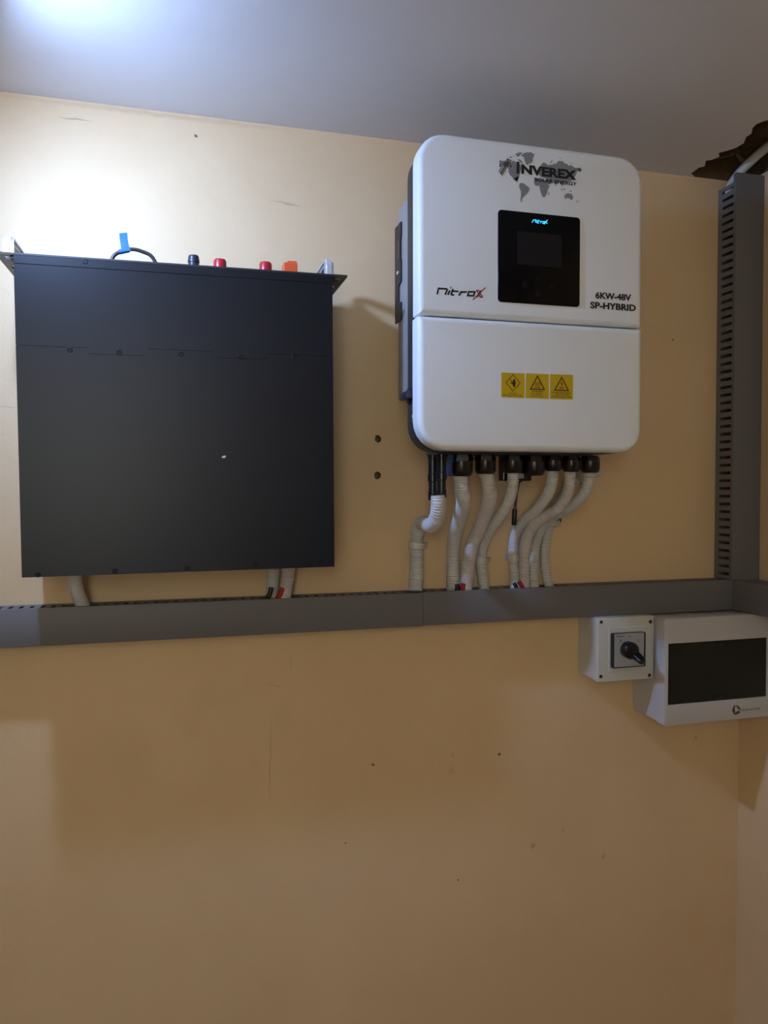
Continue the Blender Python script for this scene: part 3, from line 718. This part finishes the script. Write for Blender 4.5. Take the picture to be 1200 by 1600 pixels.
# wire ends at the conduit feet
def wire(label, pts, r, m):
    b = new_bm(); tube(b, spline([pt(*q) for q in pts], 6), r, 10); tag(obj('wire', b, M[m], None, 60), label, 'wire', 'wire ends at the duct')
wire('black wire end entering the duct under the battery', [(424, 918, .042), (421, 929, .044), (416, 936, .041), (412, 944, .035)], .0042, 'cable_black')
wire('red wire end entering the duct under the battery', [(442, 918, .047), (438, 928, .046), (433, 936, .042), (430, 944, .036)], .0042, 'cable_red')
wire('black wire end at the duct between the second and third conduits', [(714, 913, .039), (715, 920, .041), (711, 926, .038)], .0042, 'cable_black')
wire('red wire end at the foot of the third conduit', [(724, 912, .047), (723, 920, .045), (725, 927, .04)], .0042, 'cable_red')
wire('red wire end at the foot of the right-hand conduit bunch', [(811, 909, .046), (815, 915, .0455), (820, 922, .04)], .0036, 'cable_red')
wire('black wire end at the foot of the right-hand conduit bunch', [(803, 911, .040), (806, 916, .042), (808, 923, .038)], .0034, 'cable_black')
for k, (dx, dd_, m, z0_, z1_, lab) in enumerate(((.016, .020, 'cable_red_dim', -.20, .12, 'red wire inside the lower half of the upright duct, nearest the wall'),
        (.017, .035, 'cable_black', -.20, .56, 'black wire inside the upright duct, nearest its lid'), 
        (.017, .021, 'cable_black', .13, .56, 'black wire inside the upper half of the upright duct'))):
    b = new_bm(); nq = int((z1_-z0_)/.07)+2
    P = [Vector((VX0+dx+.002*math.sin(q*1.7+k), -dd_-.003*math.sin(q*1.1+2*k), CZ+z0_+(z1_-z0_)*q/(nq-1))) for q in range(nq)]
    tube(b, spline(P, 5), .0050, 10); tag(obj('wire', b, M[m], None, 60), lab, 'wire', 'wires inside the upright duct')

# ------------------------------------------------------------------ nail clips
def clip(label, px, py, d, r, side_, tilt, nail_px):
    """saddle round a conduit of radius r, with a foot and a nail beside it"""
    c = pt(px, py, d); t = thing('conduit_clip', label, 'clip', c, 'white nail clips on the conduits')
    ax = Vector((math.sin(tilt), 0, math.cos(tilt))); sd = Vector((math.cos(tilt), 0, -math.sin(tilt))); fr = Vector((0, -1, 0)); hw = .0052
    b = new_bm(); n = 22; rings = []
    for k in range(n+1):
        a = -math.pi*.12 + math.pi*1.24*k/n
        di = sd*math.cos(a)+fr*math.sin(a)
        rings.append([c+di*(r+.0003)-ax*hw, c+di*(r+.0003)+ax*hw, c+di*(r+.0024)+ax*hw, c+di*(r+.0024)-ax*hw])
    loft(b, rings)
    nx_, nz_ = at(nail_px[0], nail_px[1], .006)
    e = c+sd*side_*(r+.001)
    q0 = Vector((e.x, -.0005, e.z)); q1 = Vector((nx_, -.0005, nz_)) + sd*side_*.005
    hgt = .0075
    ring = []
    for q, h in ((q0, max(d, hgt)), (q1, hgt)):
        ring.append([q-ax*hw, q+ax*hw, q+ax*hw+fr*h, q-ax*hw+fr*h])
    loft(b, ring)
    obj('saddle', b, M['clip'], t, 40)
    b = new_bm(); lathe(b, (nx_, -.0078, nz_), (0, -1, 0), [(0, .0034), (.0016, .0034), (.0024, .0020)], 12); obj('nail', b, M['rust'], t, 40)
clip('white clip nailed right of the hooked conduit, leftmost of the clips', 650.5, 852.5, .017, .0126, 1, .06, (663.5, 851.5))
clip('white clip nailed right of the thin conduit from the fourth gland', 752, 875.5, .017, R2, 1, .12, (761.5, 874.5))
clip('white clip nailed left of the first conduit in the right-hand bunch', 803.5, 871, .017, R2, -1, -.03, (795.5, 870))
clip('white clip with rusty nail at right edge of the right-hand bunch, half hidden', 860.5, 817, .013, .0090, 1, .30, (873.5, 813))
clip('white clip behind the glands, just under the rightmost one', 906, 747, .012, .0090, 1, 1.0, (909.5, 747.5))

# ------------------------------------------------------------------ rotary switch box
SF = .070
sx0, sz1 = at(934, 966, SF); sx1, sz0 = at(1021.5, 1060, SF)
sw = thing('switch_box', 'square white box with black rotary switch hanging below the duct', 'switch', ((sx0+sx1)/2, -.035, sz0))
b = new_bm(); plate(b, sx0+.0006, sx1-.0006, sz0+.0006, sz1-.0002, .0003, SF-.0125, .004, .0005, 1); obj('enclosure', b, M['switch_white'], sw, 40)
b = new_bm(); plate(b, sx0, sx1, sz0, sz1, SF-.012, SF, .004, .002, 3); lid = obj('lid', b, M['switch_white'], sw, 40)
for px, py in ((939.5, 972), (1016.3, 971.5), (938.7, 1057), (1014.5, 1055)):
    x, z = at(px, py, SF); b = new_bm(); lathe(b, (x, -(SF-.0003), z), (0, -1, 0), [(0, .0034), (.0008, .0032), (.0009, .0024), (.0004, .002)], 14); obj('lid_screw', b, M['ink_brown'], lid, 40)
b = new_bm(); X0, Z1 = at(951, 981, SF); X1, Z0 = at(1011.5, 1046, SF); plate(b, X0, X1, Z0, Z1, SF-.0005, SF+.0012, .002, .0005, 1, n=4); obj('raised_panel', b, M['switch_white'], lid, 40)
d2 = SF+.0012
X0, _ = at(956, 1015, d2+.004); X1, _ = at(1007.5, 1015, d2+.006); _, Z1 = at(981, 988.3, d2+.004); _, Z0 = at(981, 1042, d2+.004)
b = new_bm(); plate(b, X0, X1, Z0, Z1, d2-.0003, d2+.009, .002, .0006, 1, n=4); pl = obj('dial_frame', b, M['gland'], sw, 40)
d3 = d2+.009
px0, _ = at(959.8, 1015, d3); px1, _ = at(1006, 1015, d3); _, pz1 = at(982, 989.7, d3); _, pz0 = at(982, 1041.2, d3)
b = new_bm(); plate(b, px0, px1, pz0, pz1, d3-.0003, d3+.0006, .0012, .0002, 1, n=3); dp = obj('dial_plate', b, M['silver_plate'], sw, 40)
d4 = d3+.0006
def dial(s, xa, xb2, ya, yb, bm, bold=.0):
    a = at(xa, yb, d4); c = at(xb2, ya, d4); text_bm(s, a[0], c[0], a[1], c[1], d4, bold, 0, .0003, bm)
b = new_bm(); dial('Elmex', 963.5, 975.5, 992.2, 996, b, .02); dial('1', 968.8, 970.4, 999, 1003.4, b); dial('0', 983.2, 985.4, 992.2, 996.8, b); dial('2', 995.6, 998.2, 998.6, 1003.4, b)
obj('dial_print', b, M['ink_grey'], dp)
hx, hz = at(985.5, 1016.5, d4+.010); r = (at(997.5, 1016, d4+.01)[0]-at(974, 1016, d4+.01)[0])/2
b = new_bm(); lathe(b, (hx, -d4, hz), (0, -1, 0), [(0, r*.98), (.012, r), (.0145, r*.94), (.016, r*.8)], 32)
tx, tz = at(1007.5, 1036, d4+.034)
hub = Vector((hx+r*.55, -(d4+.009), hz-r*.45)); tip = Vector((tx, -(d4+.030), tz)); dirv = (tip-hub).normalized()
ac = dirv.cross(Vector((0, -1, 0))).normalized(); up_ = ac.cross(dirv).normalized()
rings = []
L_ = (tip-hub).length
for t_, wq, hq in ((-.004, .0085, .006), (L_*.15, .0082, .0062), (L_*.5, .0074, .0056), (L_*.85, .0068, .005), (L_*.97, .0058, .0042), (L_*1.02, .003, .003)):
    cpt = hub+dirv*t_
    rings.append([cpt+ac*wq*math.copysign(abs(math.cos(q))**.6, math.cos(q))+up_*hq*math.copysign(abs(math.sin(q))**.6, math.sin(q)) for q in [2*math.pi*k/16 for k in range(16)]])
loft(b, rings)
obj('rotary_handle', b, M['gland'], sw, 40)

# ------------------------------------------------------------------ breaker board
BF = .100
bx0 = sx1+.0006; bz1 = at(1038, 967, BF)[1]; bz0 = at(1035.5, 1136, BF)[1]; bx1 = CX-.006
bd = thing('breaker_board', 'white breaker board with dark window in the corner under the duct', 'breaker board', ((bx0+bx1)/2, -.05, bz0))
b = new_bm(); plate(b, bx0+.0018, bx1-.0018, bz0+.002, bz1-.0015, .0003, .0785, .005, .001, 1, flare=.0); obj('back_box', b, M['board_white'], bd, 40)
wx0, wx1 = at(1044, 1050, BF)[0], min(at(1198, 1050, BF)[0], bx1-.004)
wz1, wz0 = at(1044, 1006, BF)[1], at(1044, 1102, BF)[1]
b = new_bm()                                     # front frame: ring round the window
rings = []
def rr_(x0, x1, z0, z1, r, d): return [(x, -d, z) for x, z in rrect(x0, x1, z0, z1, (r,)*4, 5)]
rings = [rr_(bx0, bx1, bz0, bz1, .005, .078), rr_(bx0, bx1, bz0, bz1, .005, BF-.003), rr_(bx0+.0009, bx1-.0009, bz0+.0009, bz1-.0009, .0045, BF-.0009), rr_(bx0+.003, bx1-.003, bz0+.003, bz1-.003, .003, BF),
         rr_(wx0, wx1, wz0, wz1, .0015, BF), rr_(wx0+.0004, wx1-.0004, wz0+.0004, wz1-.0004, .0015, BF-.004)]
loft(b, rings, True, False)
fr = obj('front_frame', b, M['board_white'], bd, 40)
b = new_bm(); plate(b, wx0+.0008, wx1-.0008, wz0+.0008, wz1-.0008, BF-.008, BF-.0008, .0015, .0006, 2, n=4)
wm = (wx0+wx1)/2
wn = obj('window', b, M['smoke'], bd, 40); wn['label'] = 'dark smoked flip-up window'
for z0_, z1_ in ((wz1-.009, wz1-.0035), (wz0+.0035, wz0+.009)):
    b = new_bm(); plate(b, wm-.010, wm+.010, z0_, z1_, BF-.002, BF+.0004, .002, .0005, 1, n=4); obj('finger_grip', b, M['gland'], wn, 40)
b = new_bm()
def bq(x, y): return at(1120+x/15, 1085+y/15, BF)
def bpoly(pts): 
    P = [bq(*q) for q in pts]; prism(b, P, BF, BF+.0003)
bpoly([(412, 250), (438, 258), (415, 330), (418, 385), (440, 400), (400, 440), (372, 405), (362, 370), (378, 310)])
bpoly([(460, 245), (500, 268), (552, 325), (560, 375), (530, 360), (490, 335), (465, 300)])
bpoly([(375, 425), (420, 440), (470, 400), (500, 380), (548, 400), (530, 440), (480, 465), (430, 478), (395, 462)])
a = bq(588, 392); c = bq(1025, 340); a2 = bq(588, 345)
text_bm('ELECSTOR', a[0], c[0], a[1], a2[1], BF, .01, 0, .0003, b)
obj('maker_print', b, M['ink_mauve'], fr)
